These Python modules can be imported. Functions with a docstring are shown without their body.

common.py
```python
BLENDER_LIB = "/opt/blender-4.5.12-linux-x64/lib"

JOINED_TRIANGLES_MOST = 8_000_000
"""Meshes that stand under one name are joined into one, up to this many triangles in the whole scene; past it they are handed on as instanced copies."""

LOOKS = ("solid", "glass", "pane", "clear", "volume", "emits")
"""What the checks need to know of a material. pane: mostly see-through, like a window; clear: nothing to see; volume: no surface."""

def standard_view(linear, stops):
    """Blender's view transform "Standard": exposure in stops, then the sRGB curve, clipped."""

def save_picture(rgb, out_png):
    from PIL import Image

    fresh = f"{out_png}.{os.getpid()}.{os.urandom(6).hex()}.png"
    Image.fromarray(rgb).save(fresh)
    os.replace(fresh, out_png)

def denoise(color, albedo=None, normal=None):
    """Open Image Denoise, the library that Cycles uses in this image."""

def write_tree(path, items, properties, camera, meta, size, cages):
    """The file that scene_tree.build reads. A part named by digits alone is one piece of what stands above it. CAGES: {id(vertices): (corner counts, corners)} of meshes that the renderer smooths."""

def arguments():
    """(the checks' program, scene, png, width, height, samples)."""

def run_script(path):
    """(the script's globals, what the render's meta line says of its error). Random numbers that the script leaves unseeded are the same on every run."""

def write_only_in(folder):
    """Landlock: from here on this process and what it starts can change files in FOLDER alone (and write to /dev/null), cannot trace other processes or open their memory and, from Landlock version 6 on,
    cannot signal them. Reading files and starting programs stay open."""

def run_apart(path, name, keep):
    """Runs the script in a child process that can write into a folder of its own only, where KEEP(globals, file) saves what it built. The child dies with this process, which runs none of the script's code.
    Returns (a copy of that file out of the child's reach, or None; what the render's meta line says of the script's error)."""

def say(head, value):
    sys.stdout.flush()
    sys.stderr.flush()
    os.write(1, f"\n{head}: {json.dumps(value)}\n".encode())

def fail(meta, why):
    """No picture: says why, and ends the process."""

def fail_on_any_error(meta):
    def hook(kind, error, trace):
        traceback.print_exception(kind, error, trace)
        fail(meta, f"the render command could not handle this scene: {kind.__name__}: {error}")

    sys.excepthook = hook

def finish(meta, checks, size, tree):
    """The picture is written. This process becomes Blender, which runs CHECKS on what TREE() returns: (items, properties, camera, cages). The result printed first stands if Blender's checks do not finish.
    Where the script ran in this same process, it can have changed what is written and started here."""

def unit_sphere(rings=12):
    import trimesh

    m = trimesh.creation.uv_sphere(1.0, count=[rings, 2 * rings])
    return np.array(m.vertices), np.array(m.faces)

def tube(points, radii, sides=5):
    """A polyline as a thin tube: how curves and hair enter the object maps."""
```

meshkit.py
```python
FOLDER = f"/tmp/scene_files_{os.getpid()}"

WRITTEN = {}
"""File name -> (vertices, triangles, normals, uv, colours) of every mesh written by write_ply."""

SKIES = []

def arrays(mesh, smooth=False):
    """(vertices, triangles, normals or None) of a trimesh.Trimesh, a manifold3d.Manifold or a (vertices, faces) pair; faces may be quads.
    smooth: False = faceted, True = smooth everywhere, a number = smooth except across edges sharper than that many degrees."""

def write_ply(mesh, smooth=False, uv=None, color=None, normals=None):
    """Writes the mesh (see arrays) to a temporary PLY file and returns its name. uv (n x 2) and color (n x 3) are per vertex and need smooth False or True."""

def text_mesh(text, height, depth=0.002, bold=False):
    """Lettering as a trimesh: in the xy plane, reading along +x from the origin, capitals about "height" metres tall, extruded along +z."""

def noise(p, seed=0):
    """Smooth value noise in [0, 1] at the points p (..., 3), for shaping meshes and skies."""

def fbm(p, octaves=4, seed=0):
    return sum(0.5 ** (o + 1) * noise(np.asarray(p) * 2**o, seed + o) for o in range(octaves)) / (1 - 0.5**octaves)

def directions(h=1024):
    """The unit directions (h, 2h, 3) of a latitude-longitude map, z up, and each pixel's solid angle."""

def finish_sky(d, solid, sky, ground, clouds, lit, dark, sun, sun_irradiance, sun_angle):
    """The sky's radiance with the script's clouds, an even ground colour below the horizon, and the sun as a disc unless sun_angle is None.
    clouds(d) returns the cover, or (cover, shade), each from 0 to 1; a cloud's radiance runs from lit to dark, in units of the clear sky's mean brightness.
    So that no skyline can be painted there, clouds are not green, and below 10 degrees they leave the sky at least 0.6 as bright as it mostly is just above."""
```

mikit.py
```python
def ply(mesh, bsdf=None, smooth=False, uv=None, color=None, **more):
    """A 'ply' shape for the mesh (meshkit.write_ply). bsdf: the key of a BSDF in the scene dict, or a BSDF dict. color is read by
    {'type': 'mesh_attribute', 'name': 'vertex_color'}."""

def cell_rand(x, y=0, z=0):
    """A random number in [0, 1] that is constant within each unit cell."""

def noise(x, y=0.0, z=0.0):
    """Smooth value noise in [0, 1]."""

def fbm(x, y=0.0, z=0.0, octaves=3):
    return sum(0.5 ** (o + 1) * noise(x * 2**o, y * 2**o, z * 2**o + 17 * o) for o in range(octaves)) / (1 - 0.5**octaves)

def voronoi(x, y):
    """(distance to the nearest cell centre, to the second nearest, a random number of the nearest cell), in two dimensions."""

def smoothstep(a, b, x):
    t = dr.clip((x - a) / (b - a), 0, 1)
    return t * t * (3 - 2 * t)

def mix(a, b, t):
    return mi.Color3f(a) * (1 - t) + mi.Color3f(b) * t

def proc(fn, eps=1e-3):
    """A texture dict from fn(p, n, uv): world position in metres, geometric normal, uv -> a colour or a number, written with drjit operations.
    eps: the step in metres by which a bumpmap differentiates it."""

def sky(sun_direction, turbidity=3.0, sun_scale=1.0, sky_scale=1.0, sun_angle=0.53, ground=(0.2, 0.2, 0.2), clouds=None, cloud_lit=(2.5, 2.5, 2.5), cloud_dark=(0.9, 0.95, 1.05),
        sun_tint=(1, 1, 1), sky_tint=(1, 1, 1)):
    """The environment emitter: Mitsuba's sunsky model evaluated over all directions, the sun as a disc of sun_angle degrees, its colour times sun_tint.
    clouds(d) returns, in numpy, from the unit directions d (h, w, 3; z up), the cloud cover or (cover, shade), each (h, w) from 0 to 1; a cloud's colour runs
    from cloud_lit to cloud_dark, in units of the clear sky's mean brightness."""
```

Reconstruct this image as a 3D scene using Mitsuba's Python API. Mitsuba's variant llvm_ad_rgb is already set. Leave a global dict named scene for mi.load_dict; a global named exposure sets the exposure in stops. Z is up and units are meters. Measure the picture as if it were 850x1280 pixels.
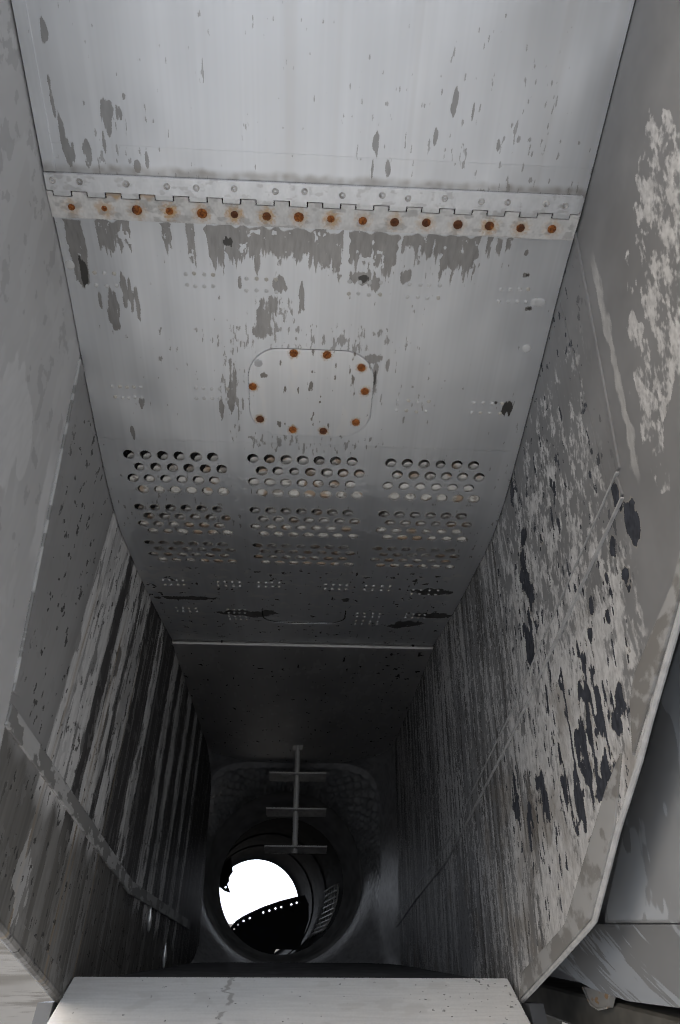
import math
import numpy as np
import trimesh
import drjit as dr
import mitsuba as mi
import mikit
from shapely.geometry import Polygon, Point, LineString, box
from shapely.ops import unary_union
from scipy.interpolate import PchipInterpolator
from mikit import noise, fbm, smoothstep, mix, cell_rand, voronoi

T = mi.ScalarTransform4f
scene, labels = {'type': 'scene'}, {}
rng = np.random.default_rng(7)

# ------------------------------------------------------------------ camera, sky, exposure
PITCH, YAW, ROLL = math.radians(27.7), math.radians(2.804), math.radians(0.379)
cp, sp = math.cos(PITCH), math.sin(PITCH)
Fw = np.array([math.sin(YAW) * cp, math.cos(YAW) * cp, sp])
Rt = np.array([math.cos(YAW), -math.sin(YAW), 0.0])
Up = np.cross(Rt, Fw)
Up = -math.sin(ROLL) * Rt + math.cos(ROLL) * Up
EYE = np.array([-0.006, 0.0, 0.0])
scene['camera'] = {'type': 'perspective', 'fov': 2 * math.degrees(math.atan(425 / 980)), 'fov_axis': 'x', 'near_clip': 0.05, 'far_clip': 3000.0,
                   'to_world': T().look_at(origin=EYE.tolist(), target=(EYE + Fw).tolist(), up=Up.tolist())}
scene['daylight'] = mikit.sky((-0.62, -0.62, 0.5), turbidity=3, sun_scale=0.12, sun_angle=40, clouds=lambda d: 1.0, cloud_lit=(1.68, 1.8, 2.0))
exposure = 3.9

# ------------------------------------------------------------------ helpers
HW = 0.55
BSDF = {}

def mat(name, fn, rough=0.5, spec=0.5, metallic=0.0, bump=None, bump_scale=1.0, eps=1e-3):
    col = fn if isinstance(fn, (tuple, list)) else None
    base = {'type': 'rgb', 'value': list(col)} if col is not None else mikit.proc(fn)
    r = rough if not callable(rough) else mikit.proc(rough)
    b = {'type': 'principled', 'base_color': base, 'roughness': r, 'specular': spec, 'metallic': metallic}
    if bump is not None:
        b = {'type': 'bumpmap', 'arbitrary': mikit.proc(bump, eps), 'scale': bump_scale, 'bsdf': b}
    scene[name] = {'type': 'twosided', 'bsdf': b}
    return name

COUNT = {}
def key_for(base):
    if base not in scene and base not in labels:
        return base
    k = COUNT[base] = COUNT.get(base, 0) + 1
    return f'{base}_{k:03d}'

def put(key, mesh, m, smooth=30, **lab):
    key = key_for(key)
    scene[key] = mikit.ply(mesh, m, smooth=smooth)
    if lab:
        labels[key] = lab
    return key

# profile of the ramps: z over y
SLOPE = -0.392
ST = np.array([(1.123, 1.312), (1.204, 1.293), (1.553, 1.166), (1.783, 1.086), (1.925, 1.044), (2.11, 1.0155), (2.386, 1.013), (3.178, 1.046)])
_pc = PchipInterpolator(ST[:, 0], ST[:, 1])
_pd = _pc.derivative()

def zr(y):
    y = np.asarray(y, float)
    return np.where(y < 1.123, 1.312 + SLOPE * (y - 1.123), _pc(np.clip(y, 1.123, 3.178)))

def dzr(y):
    y = np.asarray(y, float)
    return np.where(y < 1.123, SLOPE, _pd(np.clip(y, 1.124, 3.177)))

def geoms(g):
    return [q for q in getattr(g, 'geoms', [g]) if q.geom_type == 'Polygon' and q.area > 1e-9]

def slab(poly, t, cuts=()):
    """A polygon (u, v) as a closed slab: list of (u, v, w) vertices and faces, w = 0 (visible side) and t, cut at the given v values."""
    out = []
    for pg in geoms(poly):
        pg = pg.simplify(1e-5)
        rings = [np.array(pg.exterior.coords)] + [np.array(r.coords) for r in pg.interiors]
        v0, v1 = pg.bounds[1], pg.bounds[3]
        c = [v0] + [q for q in sorted(cuts) if v0 + 1e-6 < q < v1 - 1e-6] + [v1]
        V, Fc = [], []
        n = 0
        for a, b in zip(c[:-1], c[1:]):
            for s in geoms(pg.intersection(box(-99, a, 99, b)) if len(c) > 2 else pg):
                vv, ff = trimesh.creation.triangulate_polygon(s, engine='earcut')
                w = trimesh.Trimesh(np.column_stack([vv, np.zeros(len(vv))]), ff, process=False)
                if w.face_normals[:, 2].mean() > 0:
                    ff = ff[:, ::-1]
                V.append(np.column_stack([vv, np.zeros(len(vv))])); Fc.append(ff + n); n += len(vv)
                V.append(np.column_stack([vv, np.full(len(vv), t)])); Fc.append(ff[:, ::-1] + n); n += len(vv)
        for r in rings:
            pts = []
            for p, q in zip(r[:-1], r[1:]):
                ts = [0.0] + sorted((k - p[1]) / (q[1] - p[1]) for k in c[1:-1] if (p[1] - k) * (q[1] - k) < 0)
                pts += [p + (q - p) * k for k in ts]
            pts = np.array(pts)
            m = len(pts)
            V.append(np.column_stack([pts, np.zeros(m)])); V.append(np.column_stack([pts, np.full(m, t)]))
            i = np.arange(m); j = (i + 1) % m
            q = np.vstack([np.column_stack([i + n, j + n, j + n + m]), np.column_stack([i + n, j + n + m, i + n + m])])
            Fc.append(q); n += 2 * m
        mesh = trimesh.Trimesh(np.vstack(V), np.vstack(Fc), process=False)
        mesh.merge_vertices(digits_vertex=7)
        out.append(mesh)
    m = trimesh.util.concatenate(out)
    m.update_faces(m.nondegenerate_faces())
    return m

def ramp_slab(poly, off, t, step=0.02):
    """A plate (x, y) that follows the ramp; off > 0 is up into the ramp."""
    y0, y1 = poly.bounds[1], poly.bounds[3]
    cuts = np.arange(math.ceil(max(y0, 1.12) / step) * step, y1, step) if y1 > 1.13 else ()
    m = slab(poly, t, cuts)
    x, y, w = m.vertices.T
    d = dzr(y)
    L = np.sqrt(1 + d * d)
    m.vertices = np.column_stack([x, y - d / L * (w + off), zr(y) + (w + off) / L])
    return m

def wall_slab(poly, side, off, t):
    """A plate in (y, z) on the wall x = side * HW; off > 0 is proud, towards the inside of the duct."""
    m = slab(poly, t)
    y, z, w = m.vertices.T
    m.vertices = np.column_stack([side * (HW - off + w), y, z])
    m.fix_normals()
    return m

def ramp_frame(x, y, off=0.0):
    d = float(dzr(y)); L = math.hypot(1, d)
    n = np.array([0, d / L, -1 / L])                      # out of the ramp, towards the viewer below
    e = np.array([0, 1 / L, d / L])
    M = np.eye(4)
    M[:3, 0], M[:3, 1], M[:3, 2] = (-1, 0, 0), e, n
    M[:3, 3] = np.array([x, y, float(zr(y))]) + n * off
    return M

def revolve(profile, n=12):
    return trimesh.creation.revolve(np.array(profile), sections=n)

def moved(mesh, M):
    m = mesh.copy(); m.apply_transform(M); return m

def screw_head(r, h, slot=True):
    m = revolve([(0, -0.001), (r, -0.001), (r, h * .5), (r * .82, h), (r * .45, h), (r * .36, h * .35), (0, h * .25)], 14)
    return m

def bx(x0, x1, y0, y1, z0, z1, bevel=0.0):
    if bevel:
        import manifold3d as m3
        s = np.array([(x, y, z) for x in (x0 + bevel, x1 - bevel) for y in (y0, y1) for z in (z0 + bevel, z1 - bevel)])
        s2 = np.array([(x, y, z) for x in (x0, x1) for y in (y0 + bevel, y1 - bevel) for z in (z0 + bevel, z1 - bevel)])
        s3 = np.array([(x, y, z) for x in (x0 + bevel, x1 - bevel) for y in (y0 + bevel, y1 - bevel) for z in (z0, z1)])
        return trimesh.convex.convex_hull(np.vstack([s, s2, s3]))
    return trimesh.creation.box(bounds=[(x0, y0, z0), (x1, y1, z1)])

def tube(pts, r, n=8):
    import common
    p = np.asarray(pts, float)
    t = np.gradient(p, axis=0); t /= np.linalg.norm(t, axis=1, keepdims=True)
    a = np.cross(t, np.where(np.abs(t[:, 2:]) < .9, [0, 0, 1.0], [1.0, 0, 0])); a /= np.linalg.norm(a, axis=1, keepdims=True)
    b = np.cross(t, a)
    g = np.arange(n) * 2 * np.pi / n
    rr = np.broadcast_to(r, (len(p),))[:, None, None]
    v = (p[:, None] + rr * (np.cos(g)[None, :, None] * a[:, None] + np.sin(g)[None, :, None] * b[:, None])).reshape(-1, 3)
    f = []
    for i in range(len(p) - 1):
        for j in range(n):
            k = (j + 1) % n
            f += [(i * n + j, i * n + k, (i + 1) * n + k), (i * n + j, (i + 1) * n + k, (i + 1) * n + j)]
    m = len(v)
    v = np.vstack([v, p[0], p[-1]])
    for j in range(n):
        k = (j + 1) % n
        f += [(m, k, j), (m + 1, (len(p) - 1) * n + j, (len(p) - 1) * n + k)]
    return trimesh.Trimesh(v, f, process=False)
tube_mesh = tube

# ------------------------------------------------------------------ materials
def blob(u, v, cu, cv, ru, rv, wob):
    d = dr.square((u - cu) / ru) + dr.square((v - cv) / rv) + (wob - 0.5) * 2.6
    return smoothstep(1.15, 0.9, d)

def blobs(u, v, lst, wob):
    m = mi.Float(0)
    for b in lst:
        m = dr.maximum(m, blob(u, v, *b, wob))
    return m

PITCH_S = 0.0666
def rust_halo(x, y, y0):
    k = dr.clip(dr.round((x + 0.505) / PITCH_S), 0, 15)
    dx = x - (-0.505 + k * PITCH_S)
    d = dr.sqrt(dx * dx + dr.square(y - y0))
    return d, k

FRONT_BLOBS = [(-.411, 1.0, .009, .03), (-.404, .982, .012, .014), (-.372, .962, .003, .006), (-.388, .99, .003, .012), (-.382, .99, .003, .01), (-.492, 1.06, .011, .022), (-.456, 1.06, .008, .022),
               (.254, .945, .006, .022), (.291, .957, .003, .014), (.225, 1.003, .0045, .015), (.11, 1.02, .006, .018), (.136, 1.058, .006, .018), (.106, 1.06, .003, .018), (.35, 1.01, .003, .012),
               (-.5, .871, .006, .02), (-.506, .968, .004, .03), (-.498, 1.03, .005, .04), (-.34, 1.07, .004, .018), (-.36, 1.08, .006, .01), (-.42, 1.04, .003, .02)]
def pale_paint(p, n, uv):
    x, y = p.x, p.y
    s = noise(x * 70, y * 1.3, 3)
    s2 = noise(x * 210, y * 3.0, 9)
    big = fbm(x * 3.0, y * 2.0, 5)
    base = 0.665 + 0.03 * (s - .5) + 0.03 * (s2 - .5) + 0.07 * (big - .5)
    col = mi.Color3f(base * .975, base * 1.0, base * 1.03)
    run = smoothstep(.7, .9, noise(x * 34, y * .5, 21)) * (.35 + .65 * noise(x * 110, y * 4, 2))
    col = mix(col, col * mi.Color3f(.78, .74, .69), run * .35)
    wob = fbm(x * 150, y * 45, 4)
    sp = fbm(x * 150, y * 42, 31)
    dens = fbm(x * 5, y * 4.5, 77)
    scuff = smoothstep(.84, .88, sp + .34 * (dens - .5) + .04 * smoothstep(.8, 1.08, y))
    m = dr.maximum(scuff * .7, blobs(x, y, FRONT_BLOBS, wob) * .9)
    col = mix(col, mi.Color3f(.29, .288, .285) * (.85 + .3 * wob), m)
    # grime packed along the upper edge of the hinge leaf
    g = smoothstep(1.078, 1.092, y + .006 * noise(x * 60, 0, 3)) * smoothstep(1.101, 1.097, y) * (.35 + .65 * noise(x * 90, y * 60, 8))
    col = mix(col, mi.Color3f(.25, .225, .195), g * .75)
    return col

# lengths of the flaked band under the hinge, along x: (centre, half width, length)
FLAKE = [(-.512, .018, .135), (-.437, .026, .062), (-.402, .008, .055), (-.46, .006, .05), (-.318, .01, .05), (-.268, .008, .085), (-.215, .02, .085), (-.167, .028, .075), (-.11, .035, .058), (-.05, .04, .066), (.012, .03, .085), (.045, .012, .1),
         (.096, .026, .07), (.148, .026, .085), (.2, .018, .035), (.232, .02, .045), (.262, .01, .055), (.29, .02, .092), (.325, .024, .09), (.37, .006, .045), (.392, .006, .04), (.412, .006, .03)]
P2_BLOBS = [(-.51, 1.3, .016, .03), (-.457, 1.385, .014, .05), (-.425, 1.345, .007, .035), (-.412, 1.36, .005, .04), (-.4, 1.375, .005, .045), (-.482, 1.36, .004, .025), (-.08, 1.315, .016, .018), (-.1, 1.36, .02, .022), (-.115, 1.395, .018, .03),
            (-.127, 1.27, .007, .03), (-.12, 1.42, .02, .02), (-.03, 1.345, .006, .035), (.104, 1.29, .026, .016), (.13, 1.305, .012, .018), (.2, 1.285, .01, .018), (-.167, 1.31, .004, .015),
            (.488, 1.602, .013, .017), (.495, 1.6, .011, .02), (.46, 1.585, .004, .004), (.455, 1.22, .007, .006), (.468, 1.27, .008, .006), (.49, 1.345, .008, .006), (-.19, 1.56, .006, .05), (-.2, 1.6, .008, .035), (-.197, 1.52, .004, .03), (.152, 1.53, .006, .04), (.14, 1.48, .02, .012), (.146, 1.6, .004, .03),
            (-.42, 1.62, .007, .018), (-.455, 1.71, .006, .02), (-.225, 1.63, .006, .03), (.18, 1.49, .005, .02)]
DARK_BLOBS = [(.488, 1.602, .013, .017), (.497, 1.6, .011, .02), (.46, 1.585, .004, .004), (-.508, 1.3, .008, .03), (.105, 1.292, .012, .009), (.49, 1.345, .005, .004), (.468, 1.27, .004, .004), (-.19, 1.225, .008, .012), (.152, 1.53, .003, .02)]
REAR_BLOBS = [(.0, 2.97, .25, .035), (.42, 2.5, .08, .03), (.47, 2.75, .07, .03), (-.42, 2.62, .1, .018), (-.25, 2.77, .07, .03), (-.17, 2.78, .06, .04), (.4, 2.86, .05, .04), (.14, 2.6, .015, .02), (.36, 2.9, .03, .03)]
def flaked_paint(p, n, uv):
    x, y = p.x, p.y
    s = noise(x * 60, y * 1.6, 3)
    s2 = noise(x * 230, y * 4.0, 9)
    big = fbm(x * 4.0, y * 3.0, 5)
    base = 0.625 + 0.045 * (s - .5) + 0.03 * (s2 - .5) + 0.09 * (big - .5)
    col = mi.Color3f(base * .975, base * 1.0, base * 1.03)
    wob = fbm(x * 170, y * 40, 4)
    # flakes hanging below the hinge, ragged ends
    L = mi.Float(0)
    for c, h, l in FLAKE:
        L = dr.maximum(L, l * smoothstep(1.15, .8, dr.abs(x - c) / h + (noise(y * 90, c * 50, 2) - .5) * .5))
    rag = L * (.72 + .5 * noise(x * 150, 0, 4) + .3 * (noise(x * 420, y * 30, 3) - .5)) + (noise(x * 260, y * 110, 6) - .5) * .012
    fl = smoothstep(.004, -.004, (y - 1.19) - rag) * smoothstep(1.188, 1.192, y + (noise(x * 70, 4, 1) - .5) * .014) * smoothstep(.002, .012, L)
    holes = smoothstep(.25, .3, fbm(x * 90, y * 60, 14))
    fl = fl * holes
    # specks, drawn out along the flow
    dens = fbm(x * 4, y * 3.5, 61)
    sp = fbm(x * 140, y * 40, 33)
    scuff = smoothstep(.82, .86, sp + .28 * (dens - .5)) * smoothstep(2.4, 2.2, y)
    cl = blob(x, y, -.01, 1.44, .2, .035, wob) + blob(x, y, -.195, 1.56, .025, .14, wob) + blob(x, y, .0, 1.725, .16, .03, wob) + blob(x, y, -.1, 1.4, .06, .06, wob)
    scuff = dr.maximum(scuff, smoothstep(.62, .67, fbm(x * 170, y * 48, 41)) * dr.clip(cl, 0, 1))
    m = dr.clip(dr.maximum(dr.maximum(fl, scuff * .85), blobs(x, y, P2_BLOBS, wob)), 0, 1)
    col = mix(col, mi.Color3f(.295, .29, .285) * (.8 + .4 * wob), m)
    col = mix(col, mi.Color3f(.085, .083, .08), blobs(x, y, DARK_BLOBS, wob))
    # soot blots and rubbed spots on the aft part
    aft = smoothstep(2.32, 2.36, y)
    col = mix(col, mi.Color3f(.72, .715, .70), .6 * smoothstep(.58, .68, fbm(x * 26, y * 34, 12, 5) + .15 * smoothstep(.36, .4, -x) - .04) * aft)
    col = mix(col, mi.Color3f(.085, .083, .08), blobs(x, y, REAR_BLOBS[1:], fbm(x * 50, y * 40, 9, 4)) * .9)
    col = mix(col, mi.Color3f(.09, .088, .085), smoothstep(.75, .78, fbm(x * 60, y * 44, 15)) * aft)
    return col

def leaf_paint(p, n, uv):
    x, y = p.x, p.y
    v = .66 + .08 * (noise(x * 80, y * 30, 3) - .5) + .05 * (noise(x * 300, y * 200, 5) - .5)
    col = mi.Color3f(v * .985, v, v * 1.015)
    wear = smoothstep(.6, .75, fbm(x * 60, y * 90, 8))
    return mix(col, mi.Color3f(.35, .34, .33), wear * .4)

def rusty_leaf(p, n, uv):
    x, y = p.x, p.y
    v = .56 + .12 * (noise(x * 60, y * 60, 3) - .5) + .08 * (noise(x * 300, y * 200, 5) - .5)
    col = mi.Color3f(v, v * .985, v * .955)
    d, k = rust_halo(x, y, 1.162)
    wob = fbm(x * 260, y * 260, 6)
    amt = .35 + .65 * cell_rand(k, 3, 1)
    h = smoothstep(.025, .008, d + (wob - .5) * .02) * amt
    col = mix(col, mi.Color3f(.47, .28, .11), h * .85)
    d2, k2 = rust_halo(x + .012 * (noise(x * 20, 1, 1) - .5), 1.162, 1.162)
    drip = smoothstep(.006, .002, dr.abs(d2)) * smoothstep(.52, .62, noise(k * 3.3, y * 90, 8)) * .35
    col = mix(col, mi.Color3f(.45, .33, .2), drip)
    up = smoothstep(1.148, 1.138, y + .01 * noise(x * 90, y * 30, 4)) * smoothstep(.55, .75, noise(x * 26, 5, 5)) * smoothstep(-.2, -.42, x)
    col = mix(col, mi.Color3f(.40, .24, .1), up * .8)
    dirt = smoothstep(.55, .7, fbm(x * 45, y * 70, 18))
    return mix(col, mi.Color3f(.3, .29, .275), dirt * .5)

def rust(p, n, uv):
    a = noise(p.x * 380, p.y * 380, 2)
    b = noise(p.x * 23, p.y * 31, 2)
    c = mix((.13, .045, .018), (.36, .13, .035), a)
    return mix(c, mi.Color3f(.075, .035, .022), smoothstep(.55, .75, b) * .8)

COVER_SCREWS = [(-.046, 1.473), (.033, 1.474), (.117, 1.503), (-.145, 1.564), (.13, 1.566), (-.129, 1.655), (.114, 1.655), (-.046, 1.683), (.032, 1.684)]
def cover_paint(p, n, uv):
    x, y = p.x, p.y
    base = 0.63 + 0.04 * (noise(x * 60, y * 1.6, 3) - .5) + .03 * (noise(x * 230, y * 4.0, 9) - .5)
    col = mi.Color3f(base * .975, base, base * 1.03)
    col = mix(col, mi.Color3f(.66, .66, .66), smoothstep(.62, .74, fbm(x * 50, y * 14, 8)) * .5)
    wob = fbm(x * 260, y * 260, 6)
    h = mi.Float(0)
    for cx_, cy_ in COVER_SCREWS:
        h = dr.maximum(h, smoothstep(.017, .008, dr.sqrt(dr.square(x - cx_) + dr.square(y - cy_)) + (wob - .5) * .012))
    col = mix(col, mi.Color3f(.47, .33, .19), h * .75)
    sp = smoothstep(.75, .78, fbm(x * 90, y * 30, 33))
    return mix(col, mi.Color3f(.22, .21, .2), sp)

def backing(p, n, uv):
    x, y = p.x, p.y
    v = fbm(x * 30, y * 30, 3)
    c = mix((.52, .505, .47), (.70, .685, .65), v)
    r = smoothstep(.56, .72, noise(x * 26 + 5, y * 28, 13) * .8 + .2 * fbm(x * 90, y * 90, 3) + .12 * smoothstep(1.9, 2.2, y) - .06)
    c = mix(c, mi.Color3f(.34, .22, .12), r * .75)
    return mix(c, mi.Color3f(.2, .17, .14), .7 * smoothstep(.64, .72, fbm(x * 60, y * 60, 23)))

def dark_panel(p, n, uv):
    x, y = p.x, p.y
    v = .46 * (.8 + .4 * fbm(x * 6, y * 3, 3)) + .02 * (noise(x * 120, y * 4, 7) - .5)
    c = mi.Color3f(v, v, v * .99)
    worn = smoothstep(.66, .74, fbm(x * 40, y * 14, 12, 4) + .1 * smoothstep(.0, .5, x))
    c = mix(c, mi.Color3f(.6, .6, .59), worn * .4)
    pit = smoothstep(.78, .81, fbm(x * 50, y * 30, 15) + .05 * smoothstep(.2, .4, x) * smoothstep(3.6, 3.3, y))
    return mix(c, mi.Color3f(.025, .025, .025), pit)

# left wall (seen from inside): stripes of worn and sooty metal
SK = 0.33
BANDS = [(1.655, 1.73), (1.735, 1.92), (1.995, 2.145), (2.19, 2.33), (2.56, 2.655), (2.955, 3.09), (3.2, 3.32), (3.5, 3.62), (3.8, 3.9), (4.1, 4.18)]
RUSTS = [(1.71, .01), (2.045, .012), (2.08, .006), (2.335, .007)]
L_BLOBS = [(1.247, .84, .06, .075), (1.2, .78, .07, .14), (1.31, .8, .025, .06)]
def left_metal(p, n, uv):
    y, z = p.y, p.z
    t = y - SK * z
    w1 = fbm(t * 24, z * 5, 3)
    w2 = fbm(t * 110, z * 30, 13, 2)
    fine = noise(t * 110, z * 2.2, 6)
    v = .46 - .18 * smoothstep(1.494, 1.498, y) + .05 * (fbm(y * 6, z * 6, 2) - .5) + .012 * (fine - .5)
    c = mi.Color3f(v, v * .99, v * .98)
    far = smoothstep(1.5, 2.6, t)
    tw = t + (.02 + .07 * far) * (w1 - .5) + (.012 + .02 * far) * (w2 - .5)
    # old soot
    soot = mi.Color3f(.06, .058, .058) * (.85 + .3 * fine)
    c = mix(c, soot, smoothstep(1.56, 1.70, tw) * (.35 + .65 * smoothstep(1.75, 1.95, tw)))
    pale = mi.Float(0)
    for a, b in BANDS:
        w = .004 + .003 * a
        pale = dr.maximum(pale, smoothstep(a - w, a + w, tw) * smoothstep(b + w, b - w, tw))
    pits = smoothstep(.64, .70, fbm(t * 44, z * 10, 9) + .03 * far)
    gaps = smoothstep(.56, .66, fbm(t * 13 + 3, z * 3.2, 19))
    pale = pale * (1 - .8 * pits) * (1 - .4 * gaps)
    thin = smoothstep(.60, .68, noise(t * 64, z * 1.1, 14) * .6 + .4 * noise(t * 190, z * 9, 15)) * smoothstep(1.95, 2.3, t) * .16
    pale = dr.maximum(pale, thin)
    ledge = .36 - .164 * (y - 1.5)
    low = smoothstep(ledge - .03, ledge - .045 - .10 * noise(t * 22, 2, 2), z)
    pale = pale * (1 - low * (.85 + .15 * smoothstep(.5, .62, noise(t * 18, 7, 3))))
    c = mix(c, mi.Color3f(.125, .12, .112) * (.8 + .4 * w1) * (.85 + .3 * fine), low * smoothstep(1.497, 1.50, y) * .9)
    pc = (.56 + .08 * (fine - .5)) * (.85 + .3 * w2)
    c = mix(c, mi.Color3f(pc, pc * .985, pc * .97), pale)
    for r, w in RUSTS:
        k = smoothstep(w, w * .3, dr.abs(t - r + .012 * (noise(z * 9, r, 4) - .5))) * (.3 + .7 * noise(t * 200, z * 16, 5)) * smoothstep(.9, .7, z)
        c = mix(c, mi.Color3f(.27, .2, .12), k * .7)
    # scratched patches forward of the seam
    sc0 = smoothstep(.63, .67, fbm(y * 16, z * 7, 66, 6) + .05) * smoothstep(1.47, 1.44, y)
    c = mix(c, mi.Color3f(.56, .56, .555), sc0 * .22)
    c = mix(c, mi.Color3f(.24, .235, .23), smoothstep(.66, .69, fbm(y * 30, z * 22, 36, 5)) * .3)
    f = blobs(y, z, L_BLOBS, fbm(y * 22, z * 9, 13, 4)) * (.45 + .5 * w2)
    strip = smoothstep(.012, .0, dr.abs(y - 1.462 + .02 * (fbm(z * 20, y * 9, 4) - .5)) - .016) * smoothstep(.6, .68, z + .06 * (w1 - .5)) * smoothstep(.92, .82, z + .08 * (w1 - .5))
    low2 = blob(y, z, 1.75, .08, .05, .07, w2) * .45
    c = mix(c, mi.Color3f(.56, .555, .55), dr.maximum(dr.maximum(f, strip), low2))
    sp = smoothstep(.735, .765, fbm(t * 60, z * 40, 27)) * smoothstep(1.5, 1.6, y)
    return mix(c, mi.Color3f(.045, .043, .042), sp * .85)

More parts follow.
